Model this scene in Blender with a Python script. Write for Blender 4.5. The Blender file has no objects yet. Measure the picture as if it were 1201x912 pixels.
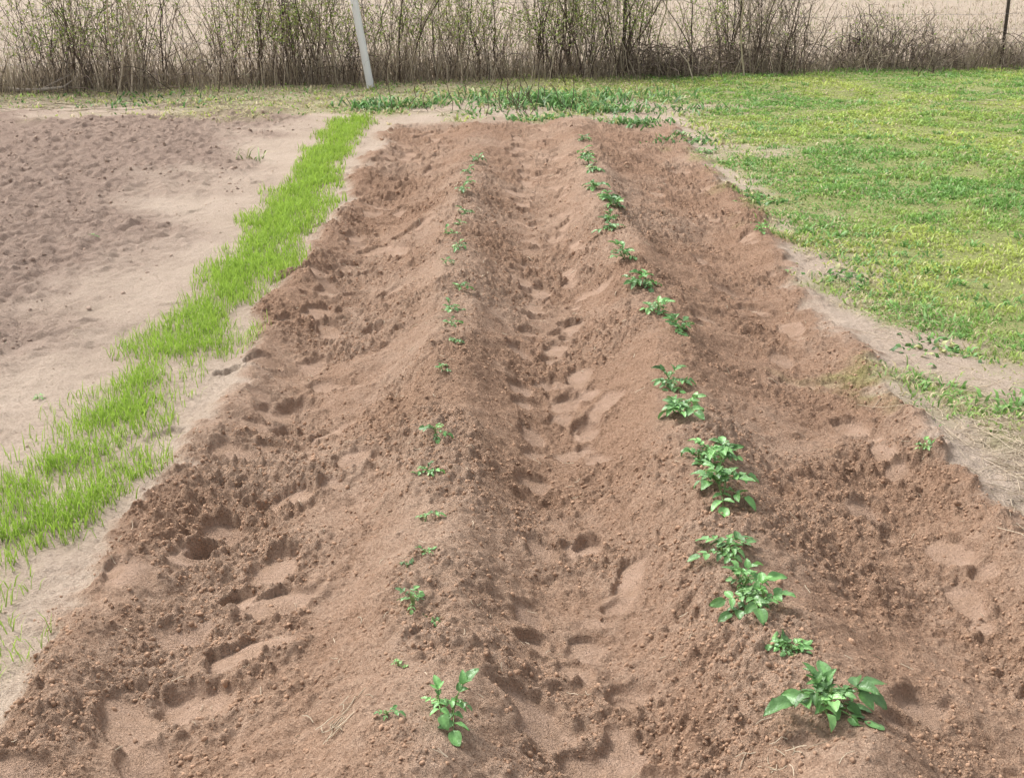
import bpy, math, numpy as np
from mathutils import Vector
R=np.random.default_rng(11)
scn=bpy.context.scene
# ---------------------------------------------------------------- noise
def _h(ix,iy,s):
    n=(ix.astype(np.int64)*374761393+iy.astype(np.int64)*668265263+s*974634777)&0x7fffffff
    n=((n^(n>>13))*1274126177)&0x7fffffff
    n=(n^(n>>16))
    n=(n*2246822519)&0x7fffffff
    return ((n>>5)&0xffff)/65535.0
def vn(x,y,s=0):
    x=np.asarray(x,float);y=np.asarray(y,float)
    ix=np.floor(x);iy=np.floor(y);fx=x-ix;fy=y-iy
    fx=fx*fx*(3-2*fx);fy=fy*fy*(3-2*fy)
    ix=ix.astype(np.int64);iy=iy.astype(np.int64)
    a=_h(ix,iy,s);b=_h(ix+1,iy,s);c=_h(ix,iy+1,s);d=_h(ix+1,iy+1,s)
    return (a*(1-fx)+b*fx)*(1-fy)+(c*(1-fx)+d*fx)*fy*1.0-0.5
def fbm(x,y,s=0,o=3,g=.5):
    t=0;a=1.
    for i in range(o):
        c,sn=math.cos(.6+i*.9),math.sin(.6+i*.9)
        t=t+a*vn(x*c-y*sn+i*7.3,x*sn+y*c-i*3.1,s+i*11)
        x=x*2.03;y=y*2.03;a*=g
    return t
def ss(a,b,x):
    t=np.clip((x-a)/(b-a),0,1);return t*t*(3-2*t)
# ---------------------------------------------------------------- mesh helpers
def mesh_tris(name,v,f,col=None,smooth=False,mat=None,parent=None):
    me=bpy.data.meshes.new(name)
    v=np.asarray(v,np.float32).reshape(-1,3);f=np.asarray(f,np.int32)
    k=f.shape[1]
    me.vertices.add(len(v));me.vertices.foreach_set("co",v.ravel())
    me.loops.add(f.size);me.loops.foreach_set("vertex_index",f.ravel())
    me.polygons.add(len(f));me.polygons.foreach_set("loop_start",np.arange(0,f.size,k,dtype=np.int32))
    if smooth: me.polygons.foreach_set("use_smooth",np.ones(len(f),bool))
    if col is not None:
        a=me.color_attributes.new("Col",'FLOAT_COLOR','POINT')
        c=np.ones((len(v),4),np.float32);c[:,:3]=col
        a.data.foreach_set("color",c.ravel())
    me.update(calc_edges=True)
    ob=bpy.data.objects.new(name,me);scn.collection.objects.link(ob)
    if mat: me.materials.append(mat)
    if parent: ob.parent=parent
    return ob
def blades(P,h,w,az,lean,col,tipcol=None,curl=1.0):
    n=len(P);P=np.asarray(P,float)
    d=np.stack([np.cos(az),np.sin(az),np.zeros(n)],1)
    b=R.uniform(0,2*np.pi,n);s=np.stack([np.cos(b),np.sin(b),np.zeros(n)],1)
    up=np.array([0,0,1.])
    h_=h[:,None];w_=w[:,None];l_=lean[:,None]
    m=P+up*h_*.55+d*h_*l_*.35
    t=P+up*h_*(1-.35*l_*curl)+d*h_*l_
    V=np.stack([P-s*w_*.5,P+s*w_*.5,m-s*w_*.45,m+s*w_*.45,t],1)
    F=np.array([[0,1,3],[0,3,2],[2,3,4]])[None]+(np.arange(n)*5)[:,None,None]
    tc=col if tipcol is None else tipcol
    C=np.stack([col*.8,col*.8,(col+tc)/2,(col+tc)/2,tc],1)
    return V.reshape(-1,3),F.reshape(-1,3),C.reshape(-1,3)
def tubes(L,rad,col,sides=3):
    L=np.asarray(L,float);N,K,_=L.shape
    T=np.gradient(L,axis=1);T/=np.linalg.norm(T,axis=2,keepdims=True)+1e-9
    ref=np.where(np.abs(T[:,:,2:3])>.8,np.array([1.,0,0]),np.array([0,0,1.]))
    A=np.cross(T,ref);A/=np.linalg.norm(A,axis=2,keepdims=True)+1e-9
    B=np.cross(T,A)
    an=np.arange(sides)*2*np.pi/sides
    V=L[:,:,None]+rad[:,:,None,None]*(A[:,:,None]*np.cos(an)[:,None]+B[:,:,None]*np.sin(an)[:,None])
    idx=np.arange(N*K*sides).reshape(N,K,sides)
    a=idx[:,:-1];b=idx[:,1:]
    F=np.stack([a,np.roll(a,-1,2),np.roll(b,-1,2),b],-1).reshape(-1,4)
    F=np.concatenate([F[:,[0,1,2]],F[:,[0,2,3]]])
    C=np.repeat(np.repeat(col[:,None,None],K,1),sides,2).reshape(-1,3)
    return V.reshape(-1,3),F,C
def join(parts):
    v=[];f=[];c=[];o=0
    for a,b,d in parts:
        v.append(a);f.append(b+o);c.append(d);o+=len(a)
    return np.concatenate(v),np.concatenate(f),np.concatenate(c)
# ---------------------------------------------------------------- materials
def newmat(n):
    m=bpy.data.materials.new(n);m.use_nodes=True;nt=m.node_tree
    return m,nt,nt.nodes["Principled BSDF"]
def leafmat(name,trans=.35,rough=.5,bump=0,spec=.4):
    m,nt,p=newmat(name);N=nt.nodes;Lk=nt.links
    at=N.new("ShaderNodeAttribute");at.attribute_name="Col"
    no=N.new("ShaderNodeTexNoise");no.inputs["Scale"].default_value=60;no.inputs["Detail"].default_value=2
    g=N.new("ShaderNodeNewGeometry");Lk.new(g.outputs["Position"],no.inputs["Vector"])
    mr=N.new("ShaderNodeMapRange");mr.inputs[3].default_value=.75;mr.inputs[4].default_value=1.25
    Lk.new(no.outputs[0],mr.inputs[0])
    mx=N.new("ShaderNodeVectorMath");mx.operation='SCALE'
    Lk.new(at.outputs["Color"],mx.inputs[0]);Lk.new(mr.outputs[0],mx.inputs["Scale"])
    Lk.new(mx.outputs[0],p.inputs["Base Color"]);p.inputs["Roughness"].default_value=rough
    p.inputs["Specular IOR Level"].default_value=spec
    if bump:
        b=N.new("ShaderNodeBump");b.inputs["Strength"].default_value=bump;b.inputs["Distance"].default_value=.002
        n2=N.new("ShaderNodeTexNoise");n2.inputs["Scale"].default_value=220
        Lk.new(g.outputs["Position"],n2.inputs["Vector"]);Lk.new(n2.outputs[0],b.inputs["Height"]);Lk.new(b.outputs[0],p.inputs["Normal"])
    if trans:
        t=N.new("ShaderNodeBsdfTranslucent");Lk.new(mx.outputs[0],t.inputs[0])
        ms=N.new("ShaderNodeMixShader");ms.inputs[0].default_value=trans
        Lk.new(p.outputs[0],ms.inputs[1]);Lk.new(t.outputs[0],ms.inputs[2])
        Lk.new(ms.outputs[0],N["Material Output"].inputs[0])
    return m
M_leaf=leafmat("potato_leaf",.22,.38,.6,.6)
M_grass=leafmat("grass_blade",.4,.55)
M_weed=leafmat("weed_leaf",.3,.5)
M_straw=leafmat("straw",.2,.8,0,.2)
M_twig=leafmat("twig_bark",0,.85,0,.2)
def plain(name,c,r=.5,metal=0,nscale=30,var=.25):
    m,nt,p=newmat(name);N=nt.nodes;Lk=nt.links
    g=N.new("ShaderNodeNewGeometry")
    no=N.new("ShaderNodeTexNoise");no.inputs["Scale"].default_value=nscale;no.inputs["Detail"].default_value=5
    Lk.new(g.outputs["Position"],no.inputs["Vector"])
    cr=N.new("ShaderNodeValToRGB")
    cr.color_ramp.elements[0].position=.3;cr.color_ramp.elements[1].position=.7
    cr.color_ramp.elements[0].color=[x*(1-var) for x in c]+[1];cr.color_ramp.elements[1].color=list(c)+[1]
    Lk.new(no.outputs[0],cr.inputs[0]);Lk.new(cr.outputs[0],p.inputs["Base Color"])
    p.inputs["Roughness"].default_value=r;p.inputs["Metallic"].default_value=metal
    return m
# ---------------------------------------------------------------- terrain
def geo(a,b,st,gr):
    out=[a];x=a;s=st
    while x<b: s*=gr;x+=s;out.append(x)
    return np.array(out[1:])
xf=np.arange(-1.35,1.62,.005)
xl=-1.35-np.cumsum(np.full(200,.013));xl2=-geo(-xl[-1],1500,.02,1.12)
xr=1.62+np.cumsum(np.full(90,.028));xr2=geo(xr[-1],1500,.04,1.12)
X=np.concatenate([xl2[::-1],xl[::-1],xf,xr,xr2])
ys=[1.85]
while ys[-1]<13.2: ys.append(ys[-1]+max(.0045,.0022*ys[-1]))
ys2=geo(ys[-1],2500,.03,1.06)
yb=1.85-geo(0,60,.02,1.15)
Y=np.concatenate([yb[::-1],np.array(ys),ys2])
nx,ny=len(X),len(Y)
GX,GY=np.meshgrid(X,Y)
def rowL(y): return np.interp(y,[0,2.2,3.5,5,6.5,9,12],[-.17,-.18,-.225,-.235,-.28,-.27,-.26])
def rowR(y): return np.interp(y,[0,2.2,3,4.2,5,6.5,9,12],[.61,.61,.57,.56,.6,.55,.53,.53])
def endm(y,x):
    return 1-ss(10.9,11.9,y+fbm(x*1.3,y*1.3,77)*.9)
def low(x,y):
    wob=fbm(y*1.1,x*.5,3,2)*.05
    e=endm(y,x)*(1-.55*ss(6.5,10.5,y))
    rl=rowL(y)+wob;rr=rowR(y)+fbm(y*1.3,x*.4,9,2)*.05
    hL=.13+.06*fbm(y*2.2,x*1.5,21,2);hR=.14+.06*fbm(y*2.0,x*1.5,31,2)
    def ridge(d,w): return 1/(1+(np.abs(d)/w)**2.9)
    z=hL*ridge(x-rl,.17)+hR*ridge(x-rr,.18)
    z-=.025*np.exp(-((x-.18)/.16)**4)
    z-=.05*np.exp(-((x+.76+wob)/.17)**2)
    z-=.04*np.exp(-((x-1.12)/.16)**2)
    z+=.03*np.exp(-((x+1.0)/.08)**2)*(1+fbm(y*4,x*2,5)*1.6)
    z+=.03*np.exp(-((x-1.38)/.09)**2)*(1+fbm(y*4,x*2,6)*1.6)
    side=np.exp(-((x+.72)/.22)**2)+.7*np.exp(-((x-1.05)/.22)**2)+.35*np.exp(-((x-.18)/.15)**2)
    z+=side*fbm(x*2.2,y*5.5,15,3)*.055
    z*=e
    near=np.exp(-(np.maximum(0,np.hypot(x,y-6)-8)/10)**2)
    z+=fbm(x*.7,y*.7,40,3)*.04*near
    return z
bedn=fbm(GX*3,GY*3,50,4)*.2+fbm(GX*14,GY*14,51,3)*.09
m_bed=ss(-1.14,-1.02,GX+bedn)*(1-ss(1.36,1.50,GX+bedn-.05*np.sin(GY)))*endm(GY,GX)
tn=fbm(GX*1.5,GY*1.5,53,4)
m_till=ss(-1.75,-2.6,GX+tn*.9)*(1-ss(11.6,12.4,GY+tn))*ss(-60,-50,GX)
farn=fbm(GX*.5,GY*.5,56,3)
fenceY=lambda x:15.25+x*.235
m_far=ss(-.3,.3,GY-fenceY(np.clip(GX,-60,60))+farn*.4)
ln=fbm(GX*1.6,GY*1.6,57,4)+.3*fbm(GX*8,GY*8,58,3)
m_lawn=ss(1.42,2.05,GX+ln*.85)*ss(4.0,4.7,GY+ln*.9+.5*np.clip(GX-1.7,0,3))
m_lawn=np.maximum(m_lawn,ss(11.7,12.9,GY+ln*1.6)*(.45+.55*ss(-1.5,1.5,GX+ln*2)))*(1-m_far)
Z=low(GX,GY)
mid=fbm(GX*7,GY*7,60,3)*.032
cl=fbm(GX*24,GY*24,61,2)
gr_=fbm(GX*60,GY*60,62,2)
lump=np.clip(fbm(GX*38,GY*38,69,2)-.12,0,1)*.034
hi=np.abs(cl)*.017+gr_*.011+np.abs(fbm(GX*125,GY*125,66,2))*.010+lump
patch=np.clip(.85+1.5*fbm(GX*3.5,GY*2.5,63,3),.35,1.5)
drag=fbm(GX*5+GY*3,GY*48,72,2)*.012*np.clip(.35+2*fbm(GX*2,GY*1.6,73,2),0,1)*(np.exp(-((GX+.45)/.25)**2)+np.exp(-((GX-.85)/.2)**2))
soft=fbm(GX*5,GY*5,64,3)*.014+fbm(GX*40,GY*40,65,2)*.007
tilh=np.abs(fbm(GX*9,GY*9,67,3))*.036+fbm(GX*24,GY*24,68,3)*.032+.008*np.sin((GX+.35*fbm(GX,GY,74,2))*38)*np.clip(.5+2*fbm(GX*.8,GY*.8,75,2),0,1)
HI=m_bed*(mid+hi*patch+drag+.016)+(1-m_bed)*soft*(1-m_far)+m_till*tilh
SM=np.zeros_like(Z)
def stamp(cx,cy,hl,hw,ang,depth):
    r=max(hl,hw)*2
    i0,i1=np.searchsorted(X,[cx-r,cx+r]);j0,j1=np.searchsorted(Y,[cy-r,cy+r])
    gx=GX[j0:j1,i0:i1]-cx;gy=GY[j0:j1,i0:i1]-cy
    if gx.size==0:return
    c,s=math.cos(ang),math.sin(ang)
    u=gx*s+gy*c;v=gx*c-gy*s
    d=((np.abs(u)/hl)**2.4+(np.abs(v)/hw)**2.4)**(1/2.4)+fbm(gx*16+cx*9,gy*16+cy*7,70,3)*.6
    wsh=ss(-1,1,(u/hl)*math.cos(cx*50)+(v/hw)*math.sin(cx*50))
    k=1-ss(.85-.12*wsh,.95+.22*wsh,d);tl=R.normal(0,.3)
    cen=HI[j0:j1,i0:i1][k>.5].mean() if (k>.5).any() else 0
    HI[j0:j1,i0:i1]=HI[j0:j1,i0:i1]*(1-.93*k)+.8*k*cen-depth*k*(1+.4*u/hl*(1 if R.random()<.6 else -1)+tl*v/hw)+depth*.42*np.exp(-((d-1.2)/.17)**2)
    SM[j0:j1,i0:i1]=np.maximum(SM[j0:j1,i0:i1],k)
def boot(cx,cy,ang,depth,sc=1.):
    dx,dy=math.sin(ang),math.cos(ang)
    if R.random()<.9: stamp(cx+dx*.04*sc,cy+dy*.04*sc,R.uniform(.065,.10)*sc,R.uniform(.045,.058)*sc,ang,depth)
    if R.random()<.6: stamp(cx-dx*.10*sc,cy-dy*.10*sc,.045*sc,.04*sc,ang,depth*1.05)
y=2.05;sd=1
while y<11:
    boot(.18+sd*R.uniform(.06,.15),y,R.normal(0,.28)+sd*.15,R.uniform(.008,.014))
    if R.random()<.75: boot(.18-sd*.08+R.normal(0,.07),y+R.uniform(.05,.15),R.normal(0,.45),R.uniform(.006,.012))
    y+=R.uniform(.14,.26);sd=-sd
y=2.0;sd=1
while y<11:
    boot(-.72+sd*.1+R.normal(0,.08),y,R.normal(0,.8),R.uniform(.010,.019),1.15)
    if R.random()<.85: boot(-.85+R.normal(0,.14),y+.12,R.normal(1.0,.7),R.uniform(.008,.016),1.05)
    y+=R.uniform(.18,.33);sd=-sd
y=2.3
while y<11:
    boot(1.10+sd*.1+R.normal(0,.1),y,R.normal(0,.7),R.uniform(.006,.012),.95)
    y+=R.uniform(.25,.5);sd=-sd
for i in range(70):
    boot(R.choice([-1.65,-1.85,1.5,-1.2,-2.2])+R.normal(0,.15),R.uniform(3,11.5),R.normal(0,.5),R.uniform(.003,.007))
Z=Z+HI
def Hs(x,y):
    x=np.asarray(x,float);y=np.asarray(y,float)
    i=np.clip(np.searchsorted(X,x)-1,0,nx-2);j=np.clip(np.searchsorted(Y,y)-1,0,ny-2)
    fx=np.clip((x-X[i])/(X[i+1]-X[i]),0,1);fy=np.clip((y-Y[j])/(Y[j+1]-Y[j]),0,1)
    return (Z[j,i]*(1-fx)+Z[j,i+1]*fx)*(1-fy)+(Z[j+1,i]*(1-fx)+Z[j+1,i+1]*fx)*fy
def Ms(M,x,y):
    i=np.clip(np.searchsorted(X,x),0,nx-1);j=np.clip(np.searchsorted(Y,y),0,ny-1);return M[j,i]
V=np.stack([GX,GY,Z],-1).reshape(-1,3)
idx=np.arange(nx*ny).reshape(ny,nx)
F=np.stack([idx[:-1,:-1],idx[:-1,1:],idx[1:,1:],idx[1:,:-1]],-1).reshape(-1,4)
m,nt,p=newmat("ground_soil");N=nt.nodes;Lk=nt.links
g=N.new("ShaderNodeNewGeometry")
def noise(sc,det=5,rough=.6):
    n=N.new("ShaderNodeTexNoise");n.inputs["Scale"].default_value=sc;n.inputs["Detail"].default_value=det;n.inputs["Roughness"].default_value=rough
    Lk.new(g.outputs["Position"],n.inputs["Vector"]);return n.outputs[0]
def ramp(fac,c0,c1,p0=.35,p1=.65):
    r=N.new("ShaderNodeValToRGB");e=r.color_ramp.elements
    e[0].position=p0;e[1].position=p1;e[0].color=(*c0,1);e[1].color=(*c1,1)
    Lk.new(fac,r.inputs[0]);return r.outputs[0]
def mix(a,b,f,typ='MIX'):
    x=N.new("ShaderNodeMix");x.data_type='RGBA';x.blend_type=typ
    if isinstance(f,float): x.inputs[0].default_value=f
    else: Lk.new(f,x.inputs[0])
    Lk.new(a,x.inputs[6]);Lk.new(b,x.inputs[7]);return x.outputs[2]
def attr(n):
    a=N.new("ShaderNodeAttribute");a.attribute_name=n;return a.outputs["Fac"]
n_l=noise(1.7,5);n_m=noise(14,5,.7);n_f=noise(120,3,.7);n_g=noise(420,2)
sand=mix(ramp(n_l,(.43,.33,.25),(.57,.455,.36)),ramp(n_f,(.35,.265,.20),(.60,.485,.39)),.5)
bed=mix(ramp(n_l,(.27,.158,.10),(.385,.245,.16)),ramp(n_m,(.23,.134,.084),(.42,.274,.185)),.5)
bed=mix(bed,ramp(n_f,(.165,.092,.055),(.49,.325,.225)),.5)
crust=mix(ramp(n_m,(.36,.238,.163),(.48,.337,.245)),ramp(n_f,(.25,.158,.105),(.54,.395,.295)),.5)
prt=ramp(n_m,(.40,.265,.182),(.49,.338,.25))
til=mix(ramp(n_m,(.27,.19,.145),(.41,.305,.24)),ramp(n_f,(.22,.152,.115),(.47,.355,.285)),.5)
lawn=mix(ramp(n_m,(.17,.23,.05),(.34,.36,.12)),ramp(n_f,(.13,.19,.035),(.38,.37,.15)),.5)
far=mix(ramp(n_l,(.37,.29,.225),(.46,.375,.295)),ramp(n_m,(.33,.265,.20),(.48,.395,.31)),.5)
c=mix(bed,crust,attr("dry"));c=mix(sand,c,attr("bed"));c=mix(c,prt,attr("smooth_print"));c=mix(c,til,attr("till"));c=mix(c,lawn,attr("lawn"));c=mix(c,far,attr("far"))
Lk.new(c,p.inputs["Base Color"]);p.inputs["Roughness"].default_value=.95;p.inputs["Specular IOR Level"].default_value=.15
b1=N.new("ShaderNodeBump");b1.inputs["Strength"].default_value=1;b1.inputs["Distance"].default_value=.014;Lk.new(n_f,b1.inputs["Height"])
b2=N.new("ShaderNodeBump");b2.inputs["Strength"].default_value=.9;b2.inputs["Distance"].default_value=.004;Lk.new(n_g,b2.inputs["Height"]);Lk.new(b1.outputs[0],b2.inputs["Normal"])
Lk.new(b2.outputs[0],p.inputs["Normal"])
gr=mesh_tris("ground",V,F,None,True,m)
dry=np.clip(.2+1.3*fbm(GX*2.2,GY*1.6,130,4)+.4*(np.exp(-((GX-rowL(GY))/.12)**2)+np.exp(-((GX-rowR(GY))/.12)**2))+.4*fbm(GX*30,GY*30,131,2),0,.85)
for nm,A in (("bed",m_bed),("dry",dry),("till",m_till),("lawn",m_lawn*.85),("far",m_far),("smooth_print",SM*m_bed*.75)):
    a=gr.data.attributes.new(nm,'FLOAT','POINT');a.data.foreach_set("value",A.astype(np.float32).ravel())
# ---------------------------------------------------------------- soil crumbs
ico_v=[];ph=(1+5**.5)/2
for a_,b_ in ((-1,ph),(1,ph),(-1,-ph),(1,-ph)): ico_v.append((a_,b_,0))
for a_,b_ in ((-1,ph),(1,ph),(-1,-ph),(1,-ph)): ico_v.append((0,a_,b_))
for a_,b_ in ((ph,-1),(ph,1),(-ph,-1),(-ph,1)): ico_v.append((a_,0,b_))
ico_v=np.array(ico_v)/math.hypot(1,ph)
ico_f=np.array([[0,11,5],[0,5,1],[0,1,7],[0,7,10],[0,10,11],[1,5,9],[5,11,4],[11,10,2],[10,7,6],[7,1,8],[3,9,4],[3,4,2],[3,2,6],[3,6,8],[3,8,9],[4,9,5],[2,4,11],[6,2,10],[8,6,7],[9,8,1]])
def clods(n,x0,x1,y0,y1,smin,smax,mask):
    x=R.uniform(x0,x1,n*3);y=np.exp(R.uniform(math.log(y0),math.log(y1),n*3))
    k=(R.random(n*3)<Ms(mask,x,y)*np.clip(.5+1.6*fbm(x*3.5,y*2.5,63,3)+.8*fbm(x*11,y*11,64,2),.08,1)*(1-.95*Ms(SM,x,y)))
    x=x[k][:n];y=y[k][:n];n=len(x)
    s=smin+(smax-smin)*R.random(n)**5
    s=s*np.clip(y/6,1,1.5)
    V=ico_v[None]*R.uniform(.55,1.3,(n,12,1))*(s[:,None,None]*R.uniform(.65,1.25,(n,1,3)))
    an=R.uniform(0,6.28,n);ca,sa=np.cos(an)[:,None],np.sin(an)[:,None]
    V=np.stack([V[:,:,0]*ca-V[:,:,1]*sa,V[:,:,0]*sa+V[:,:,1]*ca,V[:,:,2]],-1)
    V[:,:,0]+=x[:,None];V[:,:,1]+=y[:,None];V[:,:,2]+=(Hs(x,y)+s*.05)[:,None]
    F=ico_f[None]+(np.arange(n)*12)[:,None,None]
    return V.reshape(-1,3),F.reshape(-1,3),n
mc,nt,p=newmat("soil_clod");N=nt.nodes;Lk=nt.links
g=N.new("ShaderNodeNewGeometry");at=N.new("ShaderNodeAttribute");at.attribute_name="Col"
n_f=noise(150,3,.7);sc=N.new("ShaderNodeMapRange");sc.inputs[3].default_value=.65;sc.inputs[4].default_value=1.35;Lk.new(n_f,sc.inputs[0])
vm=N.new("ShaderNodeVectorMath");vm.operation='SCALE';Lk.new(at.outputs["Color"],vm.inputs[0]);Lk.new(sc.outputs[0],vm.inputs["Scale"])
Lk.new(vm.outputs[0],p.inputs["Base Color"]);p.inputs["Roughness"].default_value=.95;p.inputs["Specular IOR Level"].default_value=.15
b1=N.new("ShaderNodeBump");b1.inputs["Strength"].default_value=1;b1.inputs["Distance"].default_value=.004;Lk.new(n_f,b1.inputs["Height"]);Lk.new(b1.outputs[0],p.inputs["Normal"])
parts=[]
for args,base in (((56000,-1.3,1.6,1.95,8,.0014,.0070,m_bed),(.37,.235,.155)),((550,-1.3,1.6,1.95,11.8,.005,.013,m_bed),(.34,.215,.142)),((4500,-5.5,-1.7,4,12.2,.004,.014,m_till),(.36,.265,.205)),((1800,-2.2,2.6,2.2,12,.002,.007,1-m_bed),(.45,.34,.26))):
    v,f,n=clods(*args);cc=np.repeat(np.array(base)[None]*R.uniform(.8,1.2,(n,1)),12,0);parts.append((v,f,cc))
v,f,cc=join(parts);mesh_tris("soil_crumbs",v,f,cc,False,mc)
# ---------------------------------------------------------------- seedling grass strip
def colvar(n,c,v=.2,c2=None):
    c=np.array(c)[None]*R.uniform(1-v,1+v,(n,1))
    if c2 is not None:
        t=R.random((n,1));c=c*(1-t)+np.array(c2)*t
    return c
n=100000
x=R.uniform(-1.8,-.98,n);y=np.exp(R.uniform(math.log(2.2),math.log(11.9),n))
rows=-1.38+np.interp(y,[2,3.5,5,7,9,12],[.0,-.02,.04,.05,0,-.06])
hw=.205+.05*fbm(y*1.5,y*0+2,80,3)
dd=np.abs(x-rows+fbm(x*5,y*3,81,3)*.16)/hw
dens=np.clip(1.15-dd,0,1)**1.1*np.clip(.58+1.2*fbm(x*7,y*5,82,3)+np.clip((y-4.5)*.25,0,.5),.1,1)
k=R.random(n)<dens;x=x[k];y=y[k];n=len(x)
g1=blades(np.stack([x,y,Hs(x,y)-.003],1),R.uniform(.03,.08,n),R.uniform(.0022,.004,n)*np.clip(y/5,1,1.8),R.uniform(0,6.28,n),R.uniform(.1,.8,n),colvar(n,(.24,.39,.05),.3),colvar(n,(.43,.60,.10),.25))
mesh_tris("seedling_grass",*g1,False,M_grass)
# ---------------------------------------------------------------- lawn
def lawn(n,x0,x1,y0,y1,hmin,hmax,wsc=1.):
    x=R.uniform(x0,x1,n);y=np.exp(R.uniform(math.log(y0),math.log(y1),n))
    cov=Ms(m_lawn,x,y)
    t=fbm(x*3.5,y*3.5,90,3)
    k=R.random(n)<cov*np.clip(.85+1.2*t,.12,1);x=x[k];y=y[k];n=len(x)
    yel=np.clip(.45+1.5*fbm(x*.9,y*.7,91,4)+.7*fbm(x*6,y*6,92,2),0,1)[:,None]
    left=ss(2,-1,x)[:,None]
    c=np.array([.21,.39,.09])*(1-yel)+np.array([.48,.56,.14])*yel
    dry=(R.random((n,1))<.08+.2*left+.3*ss(2.2,1.6,x)[:,None])
    c=np.where(dry,np.array([.58,.50,.30]),c)*R.uniform(.65,1.35,(n,1))
    h=R.uniform(hmin,hmax,n)*np.clip(.9+1.4*fbm(x*5,y*5,93,2),.35,1.8)
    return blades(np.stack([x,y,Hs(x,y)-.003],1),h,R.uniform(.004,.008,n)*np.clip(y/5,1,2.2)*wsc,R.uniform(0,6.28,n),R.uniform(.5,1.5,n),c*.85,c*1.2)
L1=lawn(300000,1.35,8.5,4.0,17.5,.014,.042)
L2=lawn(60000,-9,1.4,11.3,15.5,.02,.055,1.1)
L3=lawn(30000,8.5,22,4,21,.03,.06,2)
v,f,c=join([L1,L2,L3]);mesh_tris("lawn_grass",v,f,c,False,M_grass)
n=9000;x=R.uniform(1.5,8,n);y=np.exp(R.uniform(math.log(4.2),math.log(17),n))
k=(R.random(n)<Ms(m_lawn,x,y)*np.clip(.25+1.5*fbm(x*2,y*2,95,3)+.5*ss(2.2,1.6,x),0,1));x=x[k];y=y[k]
sz=np.repeat(R.uniform(.5,1.15,len(x)),9)
x=np.repeat(x,9)+R.normal(0,.03,len(x)*9)*sz;y=np.repeat(y,9)+R.normal(0,.03,len(y)*9)*sz;n=len(x)
v,f,c=blades(np.stack([x,y,Hs(x,y)],1),R.uniform(.015,.055,n)*sz,R.uniform(.007,.015,n)*sz,R.uniform(0,6.28,n),R.uniform(.5,1.6,n),colvar(n,(.17,.35,.09),.3),colvar(n,(.28,.47,.13),.3))
mesh_tris("lawn_weeds",v,f,c,False,M_weed)
# ---------------------------------------------------------------- leaves
def leaflet(L,W,fold=.25,droop=.35,ns=8,nc=5):
    s=np.linspace(0,1,ns)
    prof=np.sin(np.pi*s**.72)**.7;prof[0]=.06;prof[-1]=0.01
    t=np.linspace(-1,1,nc)
    S,T=np.meshgrid(s,t,indexing='ij')
    x=S*L;yy=T*prof[:,None]*W*.5
    z=np.abs(T)**1.2*prof[:,None]*W*.5*fold*2-droop*L*S**2*.6+np.sin(S*22)*np.abs(T)*L*.035+R.normal(0,.02*L,S.shape)
    V=np.stack([x,yy,z],-1).reshape(-1,3)
    i=np.arange(ns*nc).reshape(ns,nc)
    q=np.stack([i[:-1,:-1],i[1:,:-1],i[1:,1:],i[:-1,1:]],-1).reshape(-1,4)
    F=np.concatenate([q[:,[0,1,2]],q[:,[0,2,3]]])
    mid=1+.6*(1-np.abs(T))**3+.25*np.cos(S*44)*np.abs(T)
    return V,F,mid.reshape(-1,1)
def rot(az,el,roll=0):
    ca,sa=math.cos(az),math.sin(az);ce,se=math.cos(el),math.sin(el);cr,sr=math.cos(roll),math.sin(roll)
    Rz=np.array([[ca,-sa,0],[sa,ca,0],[0,0,1]]);Ry=np.array([[ce,0,-se],[0,1,0],[se,0,ce]]);Rx=np.array([[1,0,0],[0,cr,-sr],[0,sr,cr]])
    return Rz@Ry@Rx
def compound(base,az,el,L,col,npair=2):
    parts=[];dirn=rot(az,el)@np.array([1,0,0.])
    K=6;tt=np.linspace(0,1,K);pts=base+dirn*L*tt[:,None];pts[:,2]-=L*.3*tt**2
    v,f,c=tubes(pts[None],np.linspace(.0022,.001,K)[None]*(.5+L*5),np.array([[col[0]*1.5,col[1]*1.35,col[2]*1.3]]));parts.append((v,f,c))
    def add(t,daz,sz,de):
        p=np.array([np.interp(t,tt,pts[:,i]) for i in range(3)])
        v,f,mm=leaflet(sz,sz*R.uniform(.56,.72),R.uniform(.12,.36),R.uniform(.2,.7))
        v=v@rot(az+daz,el-.45*t+de,R.normal(0,.28)).T+p
        parts.append((v,f,mm*col[None]*R.uniform(.75,1.25)))
    lt=L*.6
    add(1,R.normal(0,.15),lt*1.1,R.normal(-.1,.15))
    for k in range(npair):
        t=.74-.38*k;z=lt*(.85-.28*k)
        for s in (-1,1): add(t,s*R.uniform(.9,1.25),z*R.uniform(.85,1.1),R.normal(0,.2))
    return parts
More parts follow.
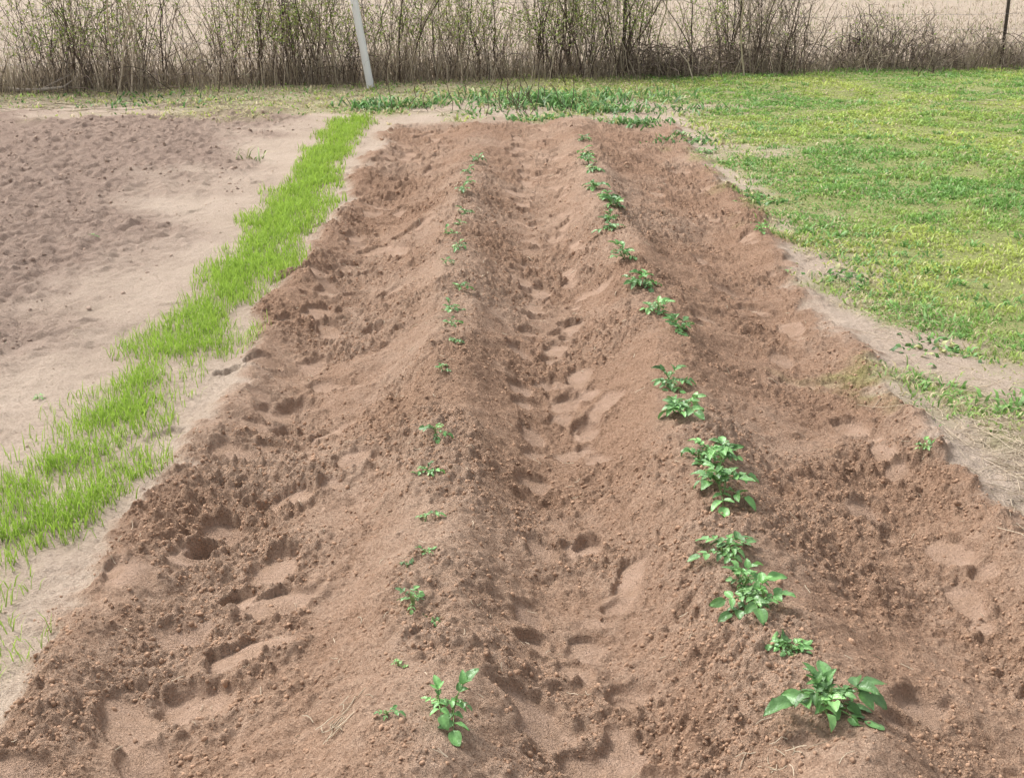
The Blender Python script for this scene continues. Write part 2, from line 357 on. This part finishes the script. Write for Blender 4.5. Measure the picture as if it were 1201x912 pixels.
def potato(x,y,w,name="potato_plant",colr=(.125,.265,.08),dens=1.):
    parts=[];z=float(Hs(x,y));n=int(np.clip((3+w*76)*dens,3,20));r=w*.5
    nst=max(1,int(w*20));L=np.clip(r*.92,.020,.095)
    st=[]
    for i in range(nst):
        a=R.uniform(0,6.28);d=R.uniform(.05,.6)*r
        top=np.array([math.cos(a)*d,math.sin(a)*d,z+R.uniform(.2,.75)*r]);bs=np.array([math.cos(a)*d*.3,math.sin(a)*d*.3,0])
        bs[2]=float(Hs(x+bs[0],y+bs[1]))-.01
        top[0]+=x;top[1]+=y;bs[0]+=x;bs[1]+=y
        top[2]=max(top[2],float(Hs(top[0],top[1]))+.35*r)
        tt=np.linspace(0,1,5)[:,None];P=bs*(1-tt)+top*tt
        parts.append(tubes(P[None],np.full((1,5),.003*(.6+w*3)),np.array([[.25,.34,.13]]),5));st.append((bs,top))
    for i in range(n):
        bs,top=st[i%nst];t=R.uniform(.45,1);b=bs*(1-t)+top*t
        young=R.random()<.35
        col=np.array(colr)*R.uniform(.6,1.25)*(np.array([1.6,1.45,1.6]) if young else 1)
        parts+=compound(b,i*2.4+R.normal(0,.3),R.uniform(.05,1.15)*(1 if i>n*.3 else .4),L*R.uniform(.6,1.15)*(.65 if young else 1),col,2 if w>.07 else 1)
    v,f,c=join(parts)
    hz=Hs(v[:,0],v[:,1]);c0=v[:,2]<hz+.002
    far_=np.hypot(v[:,0]-x,v[:,1]-y)>.012
    v[:,2]=np.where(c0&far_,hz+.002+R.random(len(v))*.002,v[:,2])
    return mesh_tris(name,v,f,c,True,M_leaf)
right=[(.62,2.18,.185),(.60,2.40,.095),(.56,2.61,.14),(.535,2.71,.12),(.535,2.86,.13),(.57,3.14,.16),(.61,3.46,.14),(.545,3.43,.14),(.535,3.78,.15),(.534,4.15,.13),(.648,4.68,.12),(.603,5.07,.14),(.57,5.47,.14),(.54,5.85,.13),(.50,6.45,.12),(.53,6.75,.12),(.57,6.98,.14),(.54,7.3,.14),(.51,7.62,.14),(.52,8.1,.12),(.51,8.45,.14),(.515,9.0,.13),(.54,9.8,.1)]
left=[(-.125,2.14,.12),(-.235,2.12,.05),(-.224,2.59,.10),(-.18,2.52,.04),(-.215,2.83,.065),(-.253,2.78,.04),(-.234,3.05,.065),(-.231,3.37,.075),(-.224,3.62,.095),(-.239,4.17,.065),(-.2,4.45,.075),(-.233,4.72,.08),(-.245,5.0,.09),(-.222,5.34,.09),(-.3,5.73,.07),(-.25,6.05,.08),(-.32,6.45,.1),(-.27,6.65,.08),(-.26,7.0,.1),(-.29,7.37,.1),(-.28,7.8,.09),(-.28,8.25,.09),(-.235,8.8,.1)]
for a in right: potato(*a)
for a in left: potato(*a,dens=.75)
for a in ((1.30,3.75,.07),(1.38,6.95,.09),(-.24,2.34,.03),(-2.3,6.9,.06),(-1.72,4.35,.04),(1.5,9.9,.12)): potato(*a,name="weed_plant",colr=(.17,.33,.09))
# ---------------------------------------------------------------- weeds at row ends
def weedclump(cx,cy,r,n,hmax,broad=.5,col=(.15,.30,.09)):
    x=cx+R.normal(0,r,n);y=cy+R.normal(0,r*.8,n);z=Hs(x,y)
    h=R.uniform(.2,1,n)**1.3*hmax
    c_=colvar(n,col,.45);c_=np.where(R.random((n,1))<.15,np.array([.45,.46,.2]),c_)
    return blades(np.stack([x,y,z-.003],1),h,R.uniform(.008,.018,n)*(1+broad),R.uniform(0,6.28,n),R.uniform(.5,1.8,n),c_*.75,c_*1.35)
for (cx,cy,r,n,h) in ((-1.3,12.5,.16,240,.18),(-.85,12.6,.14,130,.14),(.0,12.5,.26,200,.14),(.45,12.7,.24,380,.23),(.85,12.2,.22,320,.16),(.25,11.5,.16,130,.09),(1.05,11.3,.16,200,.11),(1.4,10.4,.14,130,.07),(1.1,13.2,.36,260,.17),(-.3,13.2,.4,200,.15),(1.62,8.0,.1,90,.05),(1.7,6.2,.11,90,.045),(1.75,5.0,.1,90,.045),(-.3,12.0,.12,70,.08),(-3.6,13.2,.5,220,.09),(1.7,12.2,.25,150,.1)):
    v=weedclump(cx,cy,r,n,h);mesh_tris("weed_clump",*v,False,M_weed)
v=weedclump(-1.93,9.6,.05,16,.16,.0,(.22,.28,.1));mesh_tris("weed_clump",*v,False,M_weed)
n=30;x=np.r_[R.normal(.05,.35,n)];y=R.normal(12.2,.3,n);K=5;tt=np.linspace(0,1,K)
hh=R.uniform(.1,.35,n);L=np.stack([x[:,None]+np.cumsum(R.normal(0,.03,(n,K)),1),y[:,None]+np.cumsum(R.normal(0,.03,(n,K)),1),Hs(x,y)[:,None]+hh[:,None]*tt],-1)
mesh_tris("dead_stalks",*tubes(L,np.full((n,K),.004),colvar(n,(.16,.12,.09))),False,M_twig)
# ---------------------------------------------------------------- straw debris
def straws(n,cx,cy,sx,sy,lmin,lmax,c=(.60,.50,.37)):
    x=cx+R.normal(0,sx,n);y=cy+R.normal(0,sy,n);a=R.uniform(0,6.28,n);l=R.uniform(lmin,lmax,n);K=4
    t=np.linspace(-.5,.5,K);bend=R.normal(0,.15,n)
    px=x[:,None]+np.cos(a)[:,None]*l[:,None]*t-np.sin(a)[:,None]*(bend*l)[:,None]*t*t*3
    py=y[:,None]+np.sin(a)[:,None]*l[:,None]*t+np.cos(a)[:,None]*(bend*l)[:,None]*t*t*3
    pz=Hs(px,py)+R.uniform(.001,.01,n)[:,None]
    return tubes(np.stack([px,py,pz],-1),np.full((n,K),.0010)*np.clip(y/4,1,2.5)[:,None],colvar(n,c,.25))
ps=[straws(750,1.72,3.7,.13,.33,.04,.25),straws(220,1.72,5.6,.13,1.2,.03,.12),straws(60,-.3,2.2,.5,.5,.01,.03),straws(16,.5,2.08,.04,.04,.02,.05),straws(20,-.36,2.2,.03,.04,.02,.05),straws(350,-4,12.9,1.2,.35,.1,.35,(.46,.38,.28)),straws(300,0,4.5,1.0,2,.01,.04),straws(400,2.5,13.2,3,.8,.08,.3)]
mesh_tris("straw_debris",*join(ps),False,M_straw)
# ---------------------------------------------------------------- brush along fence
def fy(x): return 15.25+x*.235
n=3500
x=R.uniform(-13,14,n);cl_=fbm(x*1.3,x*0+.5,101,3)
tall=1.5+.8*cl_-1.1*ss(2.3,4.2,x)
k=R.random(n)<np.clip(.7+1.2*cl_,.3,1);x=x[k];tall=tall[k];n=len(x)
y=fy(x)+R.normal(-.05,.28,n)
h=tall*R.uniform(.3,1.1,n);h=np.maximum(h,.18)
K=8;tt=np.linspace(0,1,K)
la=R.uniform(0,6.28,n);lm=R.uniform(0,.55,n)
jx=np.cumsum(R.normal(0,.026,(n,K)),1);jy=np.cumsum(R.normal(0,.02,(n,K)),1)
L=np.stack([x[:,None]+np.cos(la)[:,None]*(lm*h)[:,None]*tt**1.5+jx,y[:,None]+np.sin(la)[:,None]*(lm*h)[:,None]*tt**1.5+jy,Hs(x,y)[:,None]-.02+h[:,None]*tt],-1)
r0=R.uniform(.0028,.006,n)+.006*(R.random(n)<.12)
base=np.where(R.random((n,1))<.55,colvar(n,(.105,.075,.06),.35),colvar(n,(.46,.38,.29),.35))
parts=[tubes(L,r0[:,None]*np.linspace(1,.45,K)[None],base)]
tips=[];reps=5
for q in range(reps):
    ti=R.integers(2,K,n);p0=L[np.arange(n),ti];az=R.uniform(0,6.28,n);el=R.uniform(.2,1.2,n);l=R.uniform(.08,.36,n)*np.clip(tall,.5,1.2)
    d=np.stack([np.cos(az)*np.cos(el),np.sin(az)*np.cos(el),np.sin(el)],1)*l[:,None]
    k4=4;t4=np.linspace(0,1,k4)[None,:,None]
    T=p0[:,None]+d[:,None]*t4+np.cumsum(R.normal(0,.012,(n,k4,3)),1)*(t4>0)
    parts.append(tubes(T,np.full((n,k4),.0024),base*R.uniform(.8,1.2,(n,1))));tips.append(T[:,1:].reshape(-1,3))
tips=np.concatenate(tips)
n2=520;x=np.concatenate([R.normal(2.0,.35,170),R.uniform(3,12,250),R.uniform(-10,3,100)]);y=fy(x)+R.normal(-.25,.2,n2);az=R.uniform(0,6.28,n2);l=R.uniform(.3,.8,n2)
tt6=np.linspace(0,1,6);L2_=np.stack([x[:,None]+np.cos(az)[:,None]*l[:,None]*tt6,y[:,None]+np.sin(az)[:,None]*.4*l[:,None]*tt6,Hs(x,y)[:,None]+.02+np.sin(tt6*np.pi*.8)[None]*R.uniform(.05,.38,n2)[:,None]],-1)+np.cumsum(R.normal(0,.015,(n2,6,3)),1)
parts.append(tubes(L2_,np.full((n2,6),.0045),colvar(n2,(.10,.075,.06),.3,(.26,.20,.16))))
mesh_tris("dry_brush",*join(parts),False,M_twig)
z0=tips[:,2];hx=tips[:,0]
dens=np.clip(.85+1.4*fbm(hx*.8,hx*0+4,110,3),.3,1)*np.where(hx>2.6,.12,1)*ss(.2,.7,z0)
k=R.random(len(tips))<dens;tp=tips[k];tp=np.repeat(tp,2,0)+R.normal(0,.02,(len(tp)*2,3));nn=len(tp)
a=R.normal(0,1,(nn,3));a/=np.linalg.norm(a,axis=1,keepdims=True);b=np.cross(a,R.normal(0,1,(nn,3)));b/=np.linalg.norm(b,axis=1,keepdims=True)
s=R.uniform(.010,.024,nn)[:,None]
Vv=np.stack([tp-a*s,tp+b*s*.45,tp+a*s,tp-b*s*.45],1).reshape(-1,3);i4=np.arange(nn)[:,None]*4
Ff=np.concatenate([i4+np.array([[0,1,2]]),i4+np.array([[0,2,3]])])
mesh_tris("brush_leaves",Vv,Ff,np.repeat(colvar(nn,(.18,.29,.05),.3,(.46,.50,.15)),4,0),False,M_weed)
n=28000;x=R.uniform(-13,14,n);y=fy(x)+R.normal(0,.3,n)
hh=R.uniform(.08,.55,n)*np.clip(.8+fbm(x*1.5,y*1.5,120,3),.3,1.4)*np.where(x>3,.75,1)
cc=colvar(n,(.22,.17,.125),.4,(.55,.47,.35))
mesh_tris("dead_grass",*blades(np.stack([x,y,Hs(x,y)-.01],1),hh,R.uniform(.004,.008,n),R.uniform(0,6.28,n),R.uniform(.1,.9,n),cc*.8,cc),False,M_straw)
n=50000;x=R.uniform(-16,16,n);y=fy(x)+.3+R.exponential(7,n);cc=colvar(n,(.38,.31,.22),.25,(.50,.42,.32))
cc=np.where(R.random((n,1))<.18,np.array([.26,.32,.12]),cc)
mesh_tris("field_stubble",*blades(np.stack([x,y,Hs(x,y)-.01],1),R.uniform(.03,.14,n),R.uniform(.006,.014,n),R.uniform(0,6.28,n),R.uniform(.3,1.2,n),cc,cc),False,M_straw)
# ---------------------------------------------------------------- fence
fe=bpy.data.objects.new("wire_fence",None);scn.collection.objects.link(fe)
M_steel=plain("weathered_steel",(.13,.10,.085),.7,.3,60,.5)
M_wire=plain("galvanised_wire",(.30,.29,.28),.5,.6)
px_=[-11.2,-6.3,1.32,6.22,11.1]
for i,x0 in enumerate(px_):
    y0=fy(x0);z0=float(Hs(x0,y0))
    V=[];F_=[]
    def box(cx,cy,cz,sx,sy,sz):
        o=len(V)
        for a in (-1,1):
            for b in (-1,1):
                for c_ in (-1,1): V.append((x0+cx+a*sx/2,y0+cy+b*sy/2,z0+cz+c_*sz/2))
        F_.extend([[o,o+1,o+3,o+2],[o+4,o+6,o+7,o+5],[o,o+4,o+5,o+1],[o+2,o+3,o+7,o+6],[o,o+2,o+6,o+4],[o+1,o+5,o+7,o+3]])
    box(0,0,.75,.042,.006,1.9);box(0,.021,.75,.006,.036,1.9)
    for q in range(20): box(0,-.007,.1+q*.075,.012,.008,.012)
    mesh_tris("post_%d"%(i+1),V,F_,None,False,M_steel,fe)
W=[];hs=[.12,.28,.45,.64,.84,1.05,1.22,1.42]
xs=np.linspace(-11.2,11.1,120)
for hh_ in hs:
    W.append(np.stack([xs,fy(xs)-.018,Hs(xs,fy(xs))*.3+hh_+.006*np.sin(xs*3+hh_*9)-.015*np.abs(np.sin((xs+3.6)/4.9*np.pi))],-1))
v1=tubes(np.array(W),np.full((len(W),120),.0022),np.full((len(W),3),.3))
mesh_tris("wires",v1[0],v1[1],None,False,M_wire,fe)
xs=np.arange(-11.1,11.1,.16);St=np.stack([np.stack([xs,fy(xs)-.018,xs*0+a],-1) for a in (.1,.6,1.05)],1)
v1=tubes(St,np.full((len(xs),3),.0013),np.full((len(xs),3),.3));mesh_tris("stay_wires",v1[0],v1[1],None,False,M_wire,fe)
# ---------------------------------------------------------------- white leaning pole
M_white=plain("white_pvc",(.82,.82,.81),.35,0,8,.06)
K=14;zz=np.linspace(-.1,2.3,K);bx,by=-1.53,14.15;gz=float(Hs(bx,by))
def ring(lx,ly,zs,rs,name,parent):
    L=np.stack([bx+lx*zs,by+ly*zs,gz+zs],-1)[None]
    v,f,c=tubes(L,np.array(rs)[None],np.ones((1,3)),20)
    k=len(zs);v=np.concatenate([v,L[0,-1:]]);o=(k-1)*20
    f=np.concatenate([f,np.array([[o+i,o+(i+1)%20,k*20] for i in range(20)])])
    return mesh_tris(name,v,f,None,True,M_white,parent)
pe=bpy.data.objects.new("white_pole",None);scn.collection.objects.link(pe)
ring(-.16,.02,zz,[.041]*K,"pipe",pe)
ring(-.16,.02,np.array([.98,.985,1.06,1.065]),[.041,.047,.047,.041],"coupling",pe)
ring(-.16,.02,np.array([2.27,2.272,2.33,2.345]),[.041,.048,.048,.033],"end_cap",pe)
K=12;tt=np.linspace(0,1,K);xs=-6.2+tt*1.5;L=np.stack([xs,13.75+.1*np.sin(tt*4),Hs(xs,13.75+0*xs)+.05+.03*np.sin(tt*7)],-1)[None]
pb=[tubes(L,np.linspace(.045,.015,K)[None],np.array([[.34,.29,.24]]),8)]
for q in range(6):
    i=R.integers(3,K);p0=L[0,i];d=np.array([R.uniform(.1,.4),R.normal(0,.2),R.uniform(.0,.2)]);pb.append(tubes((p0+d*np.linspace(0,1,4)[:,None])[None],np.array([[.012,.009,.006,.003]]),np.array([[.34,.29,.24]]),5))
mesh_tris("fallen_branch",*join(pb),True,M_twig)
# ---------------------------------------------------------------- light, sky, camera
w=bpy.data.worlds.new("World");scn.world=w;w.use_nodes=True;nt=w.node_tree
bg=nt.nodes["Background"];sk=nt.nodes.new("ShaderNodeTexSky");sk.sky_type='NISHITA';sk.sun_disc=False
EL,AZ=math.radians(52),math.radians(-50)
sk.sun_elevation=EL;sk.sun_rotation=AZ;sk.dust_density=4
hs_=nt.nodes.new("ShaderNodeHueSaturation");hs_.inputs["Saturation"].default_value=.25;hs_.inputs["Value"].default_value=1.75
nt.links.new(sk.outputs[0],hs_.inputs["Color"]);nt.links.new(hs_.outputs[0],bg.inputs[0]);bg.inputs[1].default_value=.15
sl=bpy.data.lights.new("sun","SUN");sl.energy=3.2;sl.angle=math.radians(12);sl.color=(1,.975,.93)
so=bpy.data.objects.new("sun",sl);scn.collection.objects.link(so)
sd=Vector((math.sin(AZ)*math.cos(EL),math.cos(AZ)*math.cos(EL),math.sin(EL)))
so.rotation_euler=sd.to_track_quat('Z','Y').to_euler()
cam=bpy.data.cameras.new("camera");cam.lens=44.96;cam.sensor_width=36;cam.clip_end=4000
co=bpy.data.objects.new("camera",cam);scn.collection.objects.link(co)
co.location=(0,0,1.6);co.rotation_euler=(math.radians(90-19.66),0,0);scn.camera=co
scn.view_settings.view_transform='Standard';scn.view_settings.look='None';scn.view_settings.exposure=0
print("verts",nx*ny)
